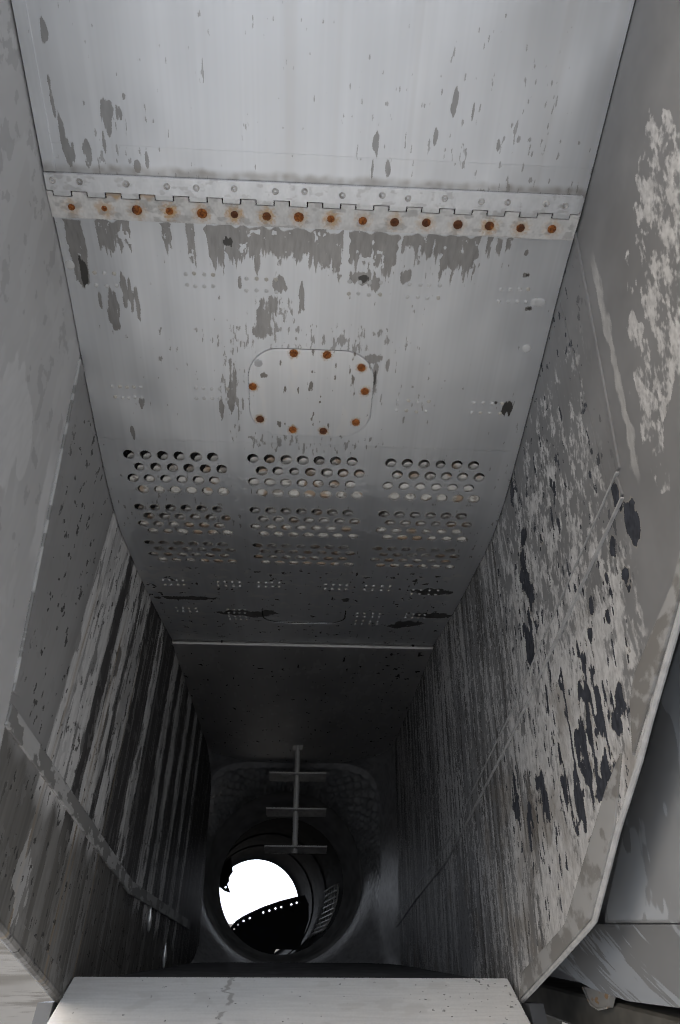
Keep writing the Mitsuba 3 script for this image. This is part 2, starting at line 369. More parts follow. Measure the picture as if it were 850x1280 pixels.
R_BLOBS = [(1.475, .385, .02, .09), (1.50, .32, .03, .05), (1.42, .365, .012, .05), (1.80, .74, .018, .1), (1.79, .70, .022, .085), (1.81, .775, .02, .035), (1.835, .61, .025, .04), (1.48, .355, .022, .06), (1.53, .275, .028, .055), (1.56, .31, .013, .045), (1.45, .42, .012, .05), (1.5, .40, .02, .03), (1.337, .341, .013, .022), (1.36, .31, .013, .017), (1.849, .268, .02, .05),
           (1.695, .278, .009, .05), (1.675, .478, .011, .04), (1.255, .603, .008, .016), (1.223, .534, .009, .022), (1.269, .413, .009, .018), (1.40, .545, .008, .018), (1.43, .5, .009, .014), (1.312, .564, .007, .018), (1.967, .194, .015, .05), (2.083, .281, .012, .05), (1.9, 1.143, .014, .03), (1.829, 1.04, .012, .025),
           (1.62, .22, .02, .05), (1.44, .24, .03, .035), (1.77, .88, .01, .025), (1.64, .8, .008, .018), (1.33, .5, .006, .012), (1.58, .12, .03, .02), (1.2, .68, .009, .025), (1.165, .62, .012, .04), (2.0, 1.09, .012, .03)]
def right_metal(p, n, uv):
    y, z = p.y, p.z
    t = y - SK * z
    q = y - .06 * z
    w1 = fbm(q * 30, z * 14, 3)
    w2 = fbm(q * 130, z * 70, 13, 2)
    fine = noise(q * 170, z * 2.2, 6)
    aft = smoothstep(1.18, 1.45, y)
    v = .20 + .09 * (fbm(y * 7, z * 7, 2, 5) - .5) + .02 * (fine - .5) * aft
    c = mi.Color3f(v * .99, v * .99, v)
    # paint rubbed off to bare metal in ragged mottles
    dens = fbm(y * 3.6, z * 3.6, 51)
    fwd = dr.clip(blob(y, z, .87, .97, .13, .15, w1) * .9 + blob(y, z, .97, .84, .10, .12, w1) + blob(y, z, .84, 1.12, .06, .08, w1) * .8 + blob(y, z, 1.04, .70, .035, .09, w1) * .7, 0, 1)
    up = smoothstep(1.16, .85, z + .12 * (y - 1.6) + .15 * (w1 - .5)) * aft
    low = smoothstep(.58, .42, z + .22 * (y - 1.6) + .1 * (w1 - .5)) * smoothstep(1.16, 1.3, y)
    amount = dr.clip(.06 + up * (.52 + 1.0 * (dens - .5)) + .46 * fwd * (.2 + 1.6 * fbm(q * 14, z * 9, 44)) + .52 * low, 0, 1)
    m1 = fbm(q * 42, z * 22, 8, 5) * .68 + .32 * fbm(q * 150, z * 90, 23, 2)
    pale = smoothstep(.58, .76, m1 + .32 * amount) * smoothstep(.05, .2, amount)
    # towards the engine only thin lines are left of it
    rear = smoothstep(-.05, .05, y - 2.05 + 1.1 * (fbm(q * 34, z * 5, 6, 4) - .5))
    tick = fbm(q * 190, z * 75, 2, 2)
    striae = smoothstep(.50, .58, fbm(q * 58, z * 3.6, 33, 4) * .62 + .38 * tick + .2 * (fbm(t * 5, z * 4, 9) - .5))
    c = mix(c, mi.Color3f(.085, .082, .079), striae * rear * .85)
    lines = smoothstep(.50, .60, fbm(q * 46, z * 3.2, 12, 4) * .6 + .4 * tick + .3 * (fbm(t * 6, z * 5, 3) - .5))
    pale = pale * (1 - rear) + lines * rear * .85
    pc = .46 * (.75 + .5 * w2) + .05 * (noise(y * 240, z * 240, 4) - .5)
    c = mix(c, mi.Color3f(pc, pc * .99, pc * .98), pale)
    # bright strips along the frames
    def strip(t0, w, z0, z1, q):
        return smoothstep(w, w * .55, dr.abs(t - t0 + q * (w1 - .5))) * smoothstep(z0, z0 + .03, z + .04 * (w1 - .5)) * smoothstep(z1, z1 - .03, z)
    s = dr.maximum(strip(1.632, .006, .8, 1.0, .004), strip(1.66, .010, .36, .82, .03) * (.4 + .6 * w2))
    e = smoothstep(.016, .008, dr.abs(y - 1.115 - .02 * (z - .9) + .03 * (fbm(y * 40, z * 20, 3) - .5))) * smoothstep(.66, .74, z + .05 * w1) * smoothstep(1.21, 1.13, z + .06 * (w1 - .5))
    s = dr.maximum(s, e)
    c = mix(c, mi.Color3f(.42, .415, .405), s * (.5 + .5 * w2))
    dirt = smoothstep(.5, .72, fbm(y * 9, z * 9, 91)) * low
    c = mix(c, mi.Color3f(.17, .15, .128), dirt * .55)
    # black blisters, long along the streaks, with a tan edge
    bw = fbm(q * 46, z * 24, 17, 4)
    m = mi.Float(0)
    for (cy, cz, ru, rv) in R_BLOBS:
        ru = ru * 1.5
        m = dr.maximum(m, 1.5 - (dr.square((q - (cy - .06 * cz)) / ru) + dr.square((z - cz) / rv) + (bw - .5) * 8.0))
    sm = smoothstep(.745, .77, fbm(q * 66, z * 28, 37) + .05 * amount)
    dark = dr.maximum(smoothstep(.45, .58, m), sm * smoothstep(1.15, 1.3, y) * (1 - rear * .6))
    c = mix(c, mi.Color3f(.31, .275, .22), smoothstep(.1, .4, m) * .6 * (1 - rear) * (.4 + .6 * w2))
    return mix(c, mix((.022, .024, .03), (.06, .065, .08), w2), dark)

def lip_paint(p, n, uv):
    x, y = p.x, p.y
    v = .56 + .07 * (fbm(x * 6, y * 6, 3) - .5) + .06 * (noise(x * 16, y * 200, 7) - .5) + .03 * (noise(x * 300, y * 300, 5) - .5)
    c = mi.Color3f(v, v * .995, v * .975)
    d = smoothstep(.6, .72, fbm(x * 14, y * 24, 12))
    c = mix(c, mi.Color3f(.44, .43, .41), d * .35)
    crack = smoothstep(.008, .003, dr.abs(x + .165 + .05 * (fbm(y * 18, 3, 5) - .5) + .02 * (noise(y * 90, 1, 1) - .5))) * smoothstep(.35, .55, noise(y * 40, 7, 7))
    c = mix(c, mi.Color3f(.3, .29, .275), crack * .8)
    sp = smoothstep(.83, .87, fbm(x * 80, y * 100, 33) + .09 * smoothstep(.2, .5, x)) * .8
    return mix(c, mi.Color3f(.12, .12, .12), sp)

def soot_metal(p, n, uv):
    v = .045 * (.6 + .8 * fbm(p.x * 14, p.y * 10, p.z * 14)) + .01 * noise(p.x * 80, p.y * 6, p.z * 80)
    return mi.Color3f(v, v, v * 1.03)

def liner_paint(p, n, uv):
    f = fbm(p.x * 22, p.y * 12, p.z * 22)
    v = mi.Float(.27) * (.7 + .6 * f)
    c = mi.Color3f(v, v, v * 1.01)
    return mix(c, mi.Color3f(.15, .15, .152), .4 * smoothstep(.45, .7, fbm(p.x * 40, p.y * 30, p.z * 40 + 9)))

def fus_paint(p, n, uv):
    y, z = p.y, p.z
    t = y + .75 * z
    low = smoothstep(.012, .004, z)
    v = .19 + .04 * (fbm(y * 6, z * 6, 4) - .5)
    c = mi.Color3f(v * .97, v, v * 1.04)
    k = fbm(y * 7 + 1, z * 5, 11) * .7 + .3 * fbm(y * 30, z * 14, 5)
    pale = smoothstep(.43, .46, k) * .75
    c = mix(c, mi.Color3f(.29, .31, .335), pale * (1 - low))
    # along the lower panel the flakes are combed by the air
    q, w = z * .89 - y * .46, y * .89 + z * .46
    k2 = fbm(q * 40, w * 7, 21, 4) * .5 + .5 * fbm(q * 14, w * 4, 8) + .2 * (noise(q * 210, w * 20, 3) - .5)
    c = mix(c, mi.Color3f(.125, .128, .132), low)
    c = mix(c, mi.Color3f(.22, .235, .255), low * smoothstep(.50, .55, k2) * .85)
    return c

def ground_col(p, n, uv):
    x, y = p.x, p.y
    a = fbm(x * .22, y * .22, 3)
    b = fbm(x * 2.6, y * 2.6, 8)
    c = mix((.05, .045, .038), (.085, .079, .071), smoothstep(.3, .65, a))
    bounce_apron = smoothstep(9.2, 8.8, dr.maximum(dr.abs(x - 1), dr.abs(y + 1)) + .5 * b)  # unseen bright ground, added to bounce light up onto the ramps
    c = mix(c, mi.Color3f(.44, .44, .435) * (.9 + .2 * b), bounce_apron)
    return mix(c, mi.Color3f(.036, .031, .025), (1 - bounce_apron) * smoothstep(.5, .7, b * .4 + .6 * fbm(x * .25, y * .25, 5)) * .7)
    c = mix(c, mi.Color3f(.33, .28, .21), smoothstep(.55, .72, b * .6 + .4 * fbm(x * .6, y * .12, 5)) * .7)
    return mix(c, mi.Color3f(.3, .26, .2), smoothstep(.6, .75, noise(x * 14, y * 14, 4)) * .4)

def dents(p, n, uv):
    return fbm(p.x * 7, p.y * 5, 3, 2)
mat('pale_paint', pale_paint, .40, metallic=.8, bump=dents, bump_scale=.008, eps=4e-3)
mat('flaked_paint', flaked_paint, .44, metallic=.84, bump=dents, bump_scale=.008, eps=4e-3)
mat('leaf_paint', leaf_paint, .42, metallic=.6)
mat('rusty_leaf', rusty_leaf, .5)
mat('rust', rust, .85, .2)
mat('cover_paint', cover_paint, .38, metallic=.9)
mat('backing_grime', backing, .8, .2)
mat('dark_panel', dark_panel, .42, metallic=.75)
mat('left_metal', left_metal, .6, .3, .3)
mat('right_metal', right_metal, .62, .3, .4)
mat('lip_paint', lip_paint, .45)
mat('soot_metal', soot_metal, .8, .15)
mat('liner_paint', liner_paint, .5)
mat('fus_paint', fus_paint, .5)
mat('ground_soil', ground_col, .95, .1)
mat('worn_edge', lambda p, n, uv: mix((.2, .19, .18), (.42, .41, .395), smoothstep(.3, .6, fbm(p.y * 120, p.z * 160, p.x * 90))), .5)
mat('batten_paint', lambda p, n, uv: mix((.16, .157, .152), (.32, .317, .31), smoothstep(.46, .53, fbm(p.y * 16, p.z * 34, 5, 5))), .55)
mat('steel', (.42, .42, .42), .4)
mat('rivet_paint', (.47, .47, .465), .45)
mat('old_rivet', (.42, .40, .36), .6)
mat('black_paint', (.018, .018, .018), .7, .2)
mat('dull_grey', (.22, .225, .235), .5)
mat('rake_metal', lambda p, n, uv: mi.Color3f(.36, .35, .33) * (.7 + .6 * fbm(p.x * 60, p.y * 30, p.z * 60)), .45)
mat('beam_paint', lambda p, n, uv: mi.Color3f(.06, .057, .05) * (.6 + .8 * fbm(p.x * 20, p.y * 20, p.z * 20)), .7)
mat('cheek_paint', (.05, .054, .06), .5)
mat('ring_metal', lambda p, n, uv: mi.Color3f(.17, .168, .165) * (.6 + .8 * fbm(p.x * 14, p.y * 30, p.z * 14)), .5)
mat('bracket_paint', lambda p, n, uv: mix((.2, .195, .185), (.2, .13, .075), smoothstep(.56, .66, fbm(p.x * 60, p.y * 45, p.z * 60))), .6)
mat('rim_paint', lambda p, n, uv: mix((.2, .19, .175), (.38, .36, .33), smoothstep(.35, .6, fbm(p.x * 50, p.y * 50, 2))), .6)
mat('edge_paint', lambda p, n, uv: mix((.225, .224, .221), (.14, .135, .128), smoothstep(.44, .62, fbm(p.y * 22, p.z * 34, 4, 5))), .5)
mat('rim_highlight', lambda p, n, uv: mi.Color3f(.29, .29, .29) * (.75 + .5 * fbm(p.y * 60, p.z * 60, 2)), .5)  # paler grey with the edge highlight put into the colour
mat('lit_edge', (.55, .54, .52), .5)  # pale tone that paints lit edges on rake and ceiling panel
mat('bare_metal', (.62, .62, .62), .3, .5, .6)

A = 'aircraft'
labels[A] = {'label': 'grey aircraft air intake with riveted, flaking ramps overhead and a dark engine tunnel behind', 'category': 'aircraft'}

# ------------------------------------------------------------------ hinged ramp (front, smooth)
FR = f'{A}__hinged_ramp'
put(FR, ramp_slab(box(-.5475, .30, .5475, 1.044), 0, .012), 'pale_paint', 20, label='smooth pale grey ramp panel with vertical streaks and few dark scuffs')
put(f'{FR}__skin_strip', ramp_slab(box(-.5475, 1.0442, .5475, 1.136), 0, .012), 'pale_paint', 20)
put(f'{FR}__edge_trim', ramp_slab(Polygon([(-.546, .30), (-.523, .30), (-.522, 1.094), (-.546, 1.094)]), -.003, .0028), 'pale_paint', 20)

TP, TW, T0 = .0682, .0335, -.500
hi, lo = 1.1275, 1.1385
pts = [(-.547, 1.0965), (.541, 1.0935), (.541, lo)]
tabs = [(T0 + k * TP, T0 + k * TP + TW) for k in range(16)]
right_end = .541
pts = [(-.547, 1.0965), (right_end, 1.0935)]
edge = [(-.547, hi), (-.5335 + .0, hi)]
seq = [(-.547, hi), (T0 - TP + TW, hi)]
for a, b in tabs:
    prev = a - (TP - TW)
    seq += [(prev, lo), (a, lo), (a, hi), (min(b, right_end), hi)]
upper = Polygon([(-.547, 1.0965)] + seq + [(right_end, hi), (right_end, 1.0935)]).buffer(0)
lower = box(-.549, 1.09, .545, 1.186).difference(upper.buffer(.0022, join_style=2)).difference(box(-1, 1.0, 1, 1.1255)).buffer(0)
put(f'{FR}__hinge_leaf', ramp_slab(upper.buffer(-.0006, join_style=2).buffer(.0004), -.006, .0058, .01), 'leaf_paint', 20)

# plain screws of the upper leaf
plain = [(68, 222), (100, 223), (155, 226), (203, 228), (239, 228), (285, 230), (335, 232), (371, 234), (418, 236), (467, 237), (500, 238), (547, 242), (595, 244), (628, 245), (678, 250), (704, 247)]
xs_plain = [-.531, -.478, -.386, -.305, -.246, -.17, -.087, -.028, .049, .13, .183, .258, .334, .388, .468, .508]
head = revolve([(0, -.004), (.0026, -.004), (.0028, .0018), (.0056, .0022), (.0066, .0014), (.0068, -.001)], 14)
ring = revolve([(.0066, .0004), (.0072, .0012), (.0086, .0008), (.0092, -.001)], 14)
for x in xs_plain:
    put(f'{FR}__screw', moved(head, ramp_frame(x, 1.1105 + .002 * math.sin(x * 40), .006)), 'worn_edge', 30)

# ------------------------------------------------------------------ perforated ramp
PR = f'{A}__perforated_ramp'
rows = []
for gy, dy in ((1.779, .0396), (1.972, .0385), (2.164, .0405)):
    for r in range(4):
        rows.append((gy + r * dy, .022 * (r % 2)))
holes = []
for y, sx in rows:
    for x0, n, pt in ((-.475, 6, .0437), (-.1505, 7, .0438), (.2155, 6, .0445)):
        for k in range(n):
            holes.append((x0 + sx + k * pt, y, .0150 if rng.random() < .9 else .0135))
skin = box(-.5475, 1.1385, .545, 3.172)
cover_shape = box(-.154 + .075, 1.463 + .075, .149 - .075, 1.700 - .075).buffer(.075, quad_segs=10)
hole_u = unary_union([Point(x, y).buffer(r, quad_segs=5) for x, y, r in holes])
fore = box(-.5475, 1.1385, .5475, 1.7281).difference(cover_shape.buffer(.0011))
aft = box(-.5475, 1.7285, .5475, 3.172).difference(hole_u)
def on_ramp(x, y, off):
    d = dzr(y); L = np.sqrt(1 + d * d)
    return np.stack([x, y - d / L * off, zr(y) + off / L], -1)
ha = np.linspace(0, 2 * np.pi, 20, endpoint=False)
cov2 = box(-.155 + .075, 2.66 + .075, .15 - .075, 2.885 - .075).buffer(.075, quad_segs=10)
aft = aft.difference(cov2.buffer(.004))
put(PR, ramp_slab(fore, 0, .006, .02), 'flaked_paint', 25, label='pale grey ramp panel with flaked patches and nine blocks of round holes')
put(f'{PR}__skin_plate', ramp_slab(aft, 0, .0016, .02), 'flaked_paint', 25, label='perforated skin with rows of round holes, sooty behind them')
put(f'{PR}__hinge_leaf', ramp_slab(lower.buffer(-.0006, join_style=2).buffer(.0004), -.0045, .0043, .01), 'rusty_leaf', 20, label='toothed hinge strip with rusted screws')
put(f'{PR}__gap_shade_strip', ramp_slab(box(-.546, 1.122, .541, 1.146), -.0012, .001, .01), 'black_paint', 20)  # black strip laid under the hinge gap to paint its shade
put(f'{PR}__access_cover', ramp_slab(cover_shape, -.001, .006, .02), 'cover_paint', 25, label='rounded access cover held by rusty screws')
put(f'{PR}__access_cover', ramp_slab(cov2, .003, .006, .02), 'flaked_paint', 25)
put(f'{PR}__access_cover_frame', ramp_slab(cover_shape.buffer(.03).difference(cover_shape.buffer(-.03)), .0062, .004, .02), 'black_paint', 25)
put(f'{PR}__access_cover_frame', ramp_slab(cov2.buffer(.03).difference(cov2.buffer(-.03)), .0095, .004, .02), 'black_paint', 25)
for hi_, (x, y, r) in enumerate(holes):
    row = hi_ // 19
    grp, rw = divmod(row, 4)
    d = float(dzr(y)); view = math.atan2(float(zr(y)), y) - math.atan(d)     # added pegs, offset along the view so dark shade-like crescents show
    gap = (.012, .010, .008, .006)[rw]
    extra = (.0125, .0105, .0065, .002)[rw] * (1, 1.15, 1.2)[grp] * (.85 + .3 * rng.random())
    ex, ey = .45 * extra + .001 * rng.standard_normal(), gap / math.tan(view) + extra * .8
    k = np.arange(20); k1 = (k + 1) % 20
    A0 = on_ramp(x + ex + r * np.cos(ha), y + ey + r * np.sin(ha), np.full(20, .001 + gap))
    A1 = on_ramp(x + ex + r * np.cos(ha), y + ey + .02 + r * np.sin(ha), np.full(20, .05))
    v = np.vstack([A0, A1, A0.mean(0)])
    f = np.vstack([np.column_stack([k, k1, k1 + 20]), np.column_stack([k, k1 + 20, k + 20]), np.column_stack([k1, k, np.full(20, 40)])])
    put(f'{PR}__crescent_peg', trimesh.Trimesh(v, f, process=False), 'backing_grime', 40)
rim_list = []
for hi_, (x, y, r) in enumerate(holes):
    grp, rw = divmod(hi_ // 19, 4)
    if grp == 0 and rw < 3 and rng.random() < .75:
        continue
    w = .0010 + .0011 * rng.random()
    lo_, hi2 = on_ramp(x + r * np.cos(ha), y + r * np.sin(ha), np.full(20, -.0006)), on_ramp(x + (r + w) * np.cos(ha), y + (r + w) * np.sin(ha), np.full(20, -.0001))
    f = np.vstack([np.column_stack([k, k1, k1 + 20]), np.column_stack([k, k1 + 20, k + 20])])
    rim_list.append(trimesh.Trimesh(np.vstack([lo_, hi2]), f, process=False))
put(f'{PR}__hole_rims', trimesh.util.concatenate(rim_list), 'rim_paint', 40, kind='stuff')
put(f'{PR}__backing_plate', ramp_slab(box(-.53, 1.742, .53, 2.40), .05, .004, .02), 'soot_metal', 25)  # dark plate deepens the shade of the crescents beside the pegs
put(f'{PR}__seam_strap', ramp_slab(box(-.54, 1.705, .54, 1.7355), .0065, .004, .02), 'black_paint', 25)

rusty = screw_head(.0100, .0034)
for k in range(16):
    x = -.505 + k * PITCH_S
    if k == 1:
        put(f'{PR}__screw', moved(screw_head(.006, .001), ramp_frame(x, 1.162, .0045)), 'rust', 20, label='small pitted screw in the hinge strip')
        continue
    s = .75 + .3 * rng.random() if k > 0 else .7
    M = ramp_frame(x, 1.162 + .002 * rng.standard_normal() * .5, .0045); M[:3, :3] = M[:3, :3] * s
    put(f'{PR}__screw', moved(rusty, M), 'rust', 20)
for x, y in COVER_SCREWS:
    put(f'{PR}__cover_screw', moved(rusty, ramp_frame(x, y, .001)), 'rust', 20)
put(f'{PR}__cover_screw', moved(rusty, ramp_frame(-.13, 1.501, .001)), 'steel', 20, label='only unrusted screw of the access cover')

riv_blocks = [(-.485, 1.305, -.442, 1.332, 3), (-.285, 1.298, -.226, 1.325, 4), (-.153, 1.303, -.087, 1.33, 4), (.076, 1.301, .145, 1.328, 4), (.21, 1.301, .277, 1.33, 4), (.417, 1.303, .478, 1.331, 4),
              (-.485, 1.578, -.418, 1.606, 5), (-.284, 1.574, -.207, 1.602, 5), (.213, 1.588, .29, 1.617, 4), (.404, 1.587, .477, 1.616, 4),
              (-.476, 2.452, -.41, 2.49, 4), (-.295, 2.454, -.222, 2.49, 4), (-.158, 2.45, -.089, 2.488, 4), (.067, 2.457, .139, 2.495, 4), (.203, 2.457, .285, 2.495, 4), (.37, 2.484, .453, 2.522, 4),
              (-.282, 2.733, -.221, 2.771, 4), (-.282, 2.815, -.221, 2.853, 4), (.196, 2.743, .28, 2.781, 4), (.196, 2.837, .28, 2.875, 4), (-.47, 2.73, -.40, 2.768, 4), (.38, 2.74, .45, 2.78, 4)]
rv = revolve([(0, -.001), (.0050, -.001), (.0048, .001), (.0034, .0026), (0, .003)], 8)
rl = {0: [], 1: []}
for x0, y0, x1, y1, n in riv_blocks:
    for yy in (y0, y1):
        for k in range(n):
            m = moved(rv, ramp_frame(x0 + (x1 - x0) * k / (n - 1) + .001 * rng.standard_normal(), yy + .0008 * rng.standard_normal(), 0))
            rl[int(rng.random() < .3)].append(m)
for q in ((.512, 1.33), (.505, 1.44), (-.535, 1.29), (.5, 1.33)):
    rl[0].append(moved(revolve([(0, -.001), (.011, -.001), (.0105, .001), (.008, .002), (0, .002)], 14), ramp_frame(*q, 0)))
put(f'{PR}__rivets', trimesh.util.concatenate(rl[0]), 'rivet_paint', 30, kind='stuff')
put(f'{PR}__tarnished_rivets', trimesh.util.concatenate(rl[1]), 'old_rivet', 30, kind='stuff')

# ------------------------------------------------------------------ duct ceiling behind it
def zc(y):
    return 1.034 + (y - 3.186) * (.902 - 1.034) / (5.15 - 3.186)
ceil = trimesh.util.concatenate([])
prof = [(3.186, 1.046), (3.183, 1.040), (3.186, zc(3.186)), (3.19, zc(3.19) - .001)] + [(y, zc(y) - .012 * math.sin((y - 3.19) / 1.96 * math.pi) * 0) for y in np.linspace(3.25, 5.15, 10)]
back = [(5.15, .93), (3.186, 1.075)]
pc = Polygon(prof + back).buffer(0)
m = trimesh.creation.extrude_polygon(pc, 1.096, engine='earcut')
m.vertices = np.column_stack([m.vertices[:, 2] - .548, m.vertices[:, 0], m.vertices[:, 1]]); m.fix_normals()
put(f'{A}__duct_ceiling', m, 'dark_panel', 20, label='dark ceiling panel with a front edge coloured bright as if lit')
put(f'{A}__duct_ceiling__edge_bead', tube_mesh([(-.545, 3.184, 1.0345), (0, 3.184, 1.0335), (.545, 3.184, 1.0345)], .005), 'lit_edge', 30)  # pale bead paints the light caught by the front edge

# ------------------------------------------------------------------ side walls
EDGE = [(.30, 1.02), (1.071, .412), (1.24, .290), (1.302, .241), (1.438, .150), (1.62, .009), (1.66, -.004), (1.858, -.062), (2.212, -.163)]
OUT = EDGE + [(2.30, -.24), (5.20, -.34), (5.20, 1.15), (3.1, 1.15), (2.0, 1.15), (1.2, 1.42), (.30, 1.75)]
outline = Polygon(OUT)
def seam(pts, w):
    return LineString(pts).buffer(w, cap_style=2, join_style=2)
def ledge(pts, w):
    return LineString(pts).buffer(w, cap_style=2, join_style=2)
ramp_edge_cut = Polygon([(-2, 3)] + [(y, float(zr(y)) + .0) for y in np.linspace(-.9, 3.17, 60)] + [(5.3, 1.2), (5.3, 3)])

for side, base, wm in ((-1, f'{A}__side_wall', 'left_metal'), (1, f'{A}__side_wall', 'right_metal')):
    lab = {'label': 'intake side wall streaked with alternating pale and black bands'} if side < 0 else {'label': 'intake side wall with mottled worn paint and black blisters'}
    k = put(base, wall_slab(outline.buffer(-.003), side, -.002, .008), wm, 20, **lab)
    if side < 0:
        seams = [seam([(2.974, 1.03), (2.85, .14)], .0012), seam([(1.60, -.1), (1.66, .33)], .0006), seam([(4.66, -.03), (4.72, -.3)], .004), seam([(2.5, .19), (2.72, .86)], .0007), seam([(2.33, .22), (2.52, .8)], .0007),
                 seam([(3.55, .05), (3.8, .9)], .0008), seam([(2.5, -.12), (2.55, -.06), (2.9, -.13)], .0006)]
        bat = [([(1.515, 1.17), (1.515, .385)], .017), ([(1.497, .341), (2.9, .103)], .02), ([(2.9, .103), (4.62, -.01)], .018)]
        rims = [([(1.4955, 1.17), (1.4955, .40)], .0017), ([(1.49, .3215), (2.88, .083)], .0014), ([(2.89, .083), (4.61, -.028)], .0016)]
    else:
        seams = [seam([(1.313, 1.24), (1.244, .783), (1.236, .70)], .0011), seam([(1.957, 1.04), (1.912, .827), (1.80, .36)], .0009), seam([(2.5, .35), (2.68, .95)], .0007), seam([(1.9, .45), (1.76, .0)], .0006), seam([(3.6, .1), (3.9, .96)], .0008), seam([(2.2, .1), (2.42, -.1)], .0008)]
        bat = [([(1.172, 1.30), (1.172, .72)], .004), ([(1.18, .69), (2.05, .463), (3.09, .236), (4.0, .12), (5.0, -.03)], .021)]
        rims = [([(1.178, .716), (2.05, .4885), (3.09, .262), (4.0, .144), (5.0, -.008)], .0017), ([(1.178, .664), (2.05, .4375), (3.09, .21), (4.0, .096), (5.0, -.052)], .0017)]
    plates = outline.buffer(-.0015)
    for s in seams:
        plates = plates.difference(s)
    put(f'{k}__skin_plate', wall_slab(plates, side, 0, .0018), wm, 20)
    for pts, w in bat:
        put(f'{k}__batten', wall_slab(ledge(pts, w), side, *((.0055, .0053) if side < 0 and pts[0][1] < 1 else (.0045, .0043))), 'batten_paint' if side < 0 and pts[0][1] < 1 else wm, 20)
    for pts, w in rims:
        put(f'{k}__batten_rim', wall_slab(ledge(pts, w), side, .0062, .006), 'rim_highlight' if side > 0 else 'batten_paint', 20)  # on the right wall the pale rims are painted highlights
    # strip that stiffens the swept edge, with its mitred pieces
    inner = [(1.063, .455), (1.23, .381), (1.262, .352)]
    st1 = Polygon([(.31, 1.06), (1.063, .455), (1.25, .37), (1.285, .335), (1.31, .25), (1.071, .418), (.31, 1.02)]).intersection(outline.buffer(-.002))
    st2 = Polygon([(1.36, .262), (1.449, .218), (1.782, .002), (1.832, -.013), (2.157, -.10), (2.212, -.16), (1.858, -.06), (1.62, .011), (1.438, .152)]).intersection(outline.buffer(-.002))
    for s_ in (st1, st2):
        put(f'{k}__edge_strip', wall_slab(s_, side, .0045, .0043), 'edge_paint' if side > 0 else wm, 20)
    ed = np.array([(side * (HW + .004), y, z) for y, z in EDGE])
    put(f'{k}__edge_bead', tube_mesh(ed, .0055 if side > 0 else .011), 'rim_highlight' if side > 0 else wm, 40)  # right bead is paler, painting the light on the swept edge
    if side < 0:
        LW = k
    else:
        RW = k

# two bright pins hanging below the ledge on the left wall
for (y, z0, z1) in ((3.295, .055, -.035), (3.77, -.07, -.172)):
    L = z0 - z1
    pin = revolve([(0, 0), (.004, L * .1), (.009, L * .35), (.0095, L * .55), (.005, L * .85), (0, L)], 12)
    pin.apply_translation((-.538, y, z1))
    put(f'{LW}__pin', pin, 'bare_metal', 40)

# ------------------------------------------------------------------ lower lip and floor
def lz(y):
    return -.118 + (y - 2.29) * .41
lipp = Polygon([(1.0, lz(1.0)), (2.284, lz(2.284)), (2.29, lz(2.29) - .003), (2.29, -.15), (2.2, -.30), (1.01, lz(1.0) - .05)])  # front end out of view is lengthened to darken the ramp above
m = trimesh.creation.extrude_polygon(lipp, 1.083, engine='earcut')
m.vertices = np.column_stack([m.vertices[:, 2] - .545, m.vertices[:, 0], m.vertices[:, 1]]); m.fix_normals()
put(f'{A}__lower_lip', m, 'lip_paint', 20, label='flat pale grey lower lip plate in front of the duct')
floor = Polygon([(2.31, -.135), (5.15, -.198), (5.15, -.33), (2.31, -.30)])
m = trimesh.creation.extrude_polygon(floor, 1.10, engine='earcut')
m.vertices = np.column_stack([m.vertices[:, 2] - .55, m.vertices[:, 0], m.vertices[:, 1]]); m.fix_normals()
put(f'{A}__duct_floor', m, 'soot_metal', 20)
# cheek fairings outside, beside the lip
for s in (-1, 1):
    pg = Polygon([(2.16, -.165), (2.45, -.18), (2.75, -.34), (2.3, -.52), (2.0, -.45)])
    m = trimesh.creation.extrude_polygon(pg, .035, engine='earcut')
    m.vertices = np.column_stack([m.vertices[:, 2] + (.5555 if s > 0 else -.5905), m.vertices[:, 0], m.vertices[:, 1]]); m.fix_normals()
    put(f'{A}__lip_cheek', m, 'cheek_paint', 20)

# ------------------------------------------------------------------ transition from the square duct to the round engine tunnel
def loft(rings):
    n = len(rings[0]); v = np.vstack(rings); f = []
    for i in range(len(rings) - 1):
        j = np.arange(n); k = (j + 1) % n
        f.append(np.column_stack([i * n + j, i * n + k, (i + 1) * n + k])); f.append(np.column_stack([i * n + j, (i + 1) * n + k, (i + 1) * n + j]))
    return trimesh.Trimesh(v, np.vstack(f), process=False)
NA = 560
ang = np.linspace(0, 2 * np.pi, NA, endpoint=False)
def rect_pt(a, x0, x1, z0, z1):
    cx_, cz_ = (x0 + x1) / 2, (z0 + z1) / 2
    c, s = np.cos(a), np.sin(a)
    k = np.minimum((x1 - x0) / 2 / np.maximum(np.abs(c), 1e-9), (z1 - z0) / 2 / np.maximum(np.abs(s), 1e-9))
    return cx_ + k * c, cz_ + k * s
import meshkit
rings = []
C1, R1 = (-.09, .295), .55
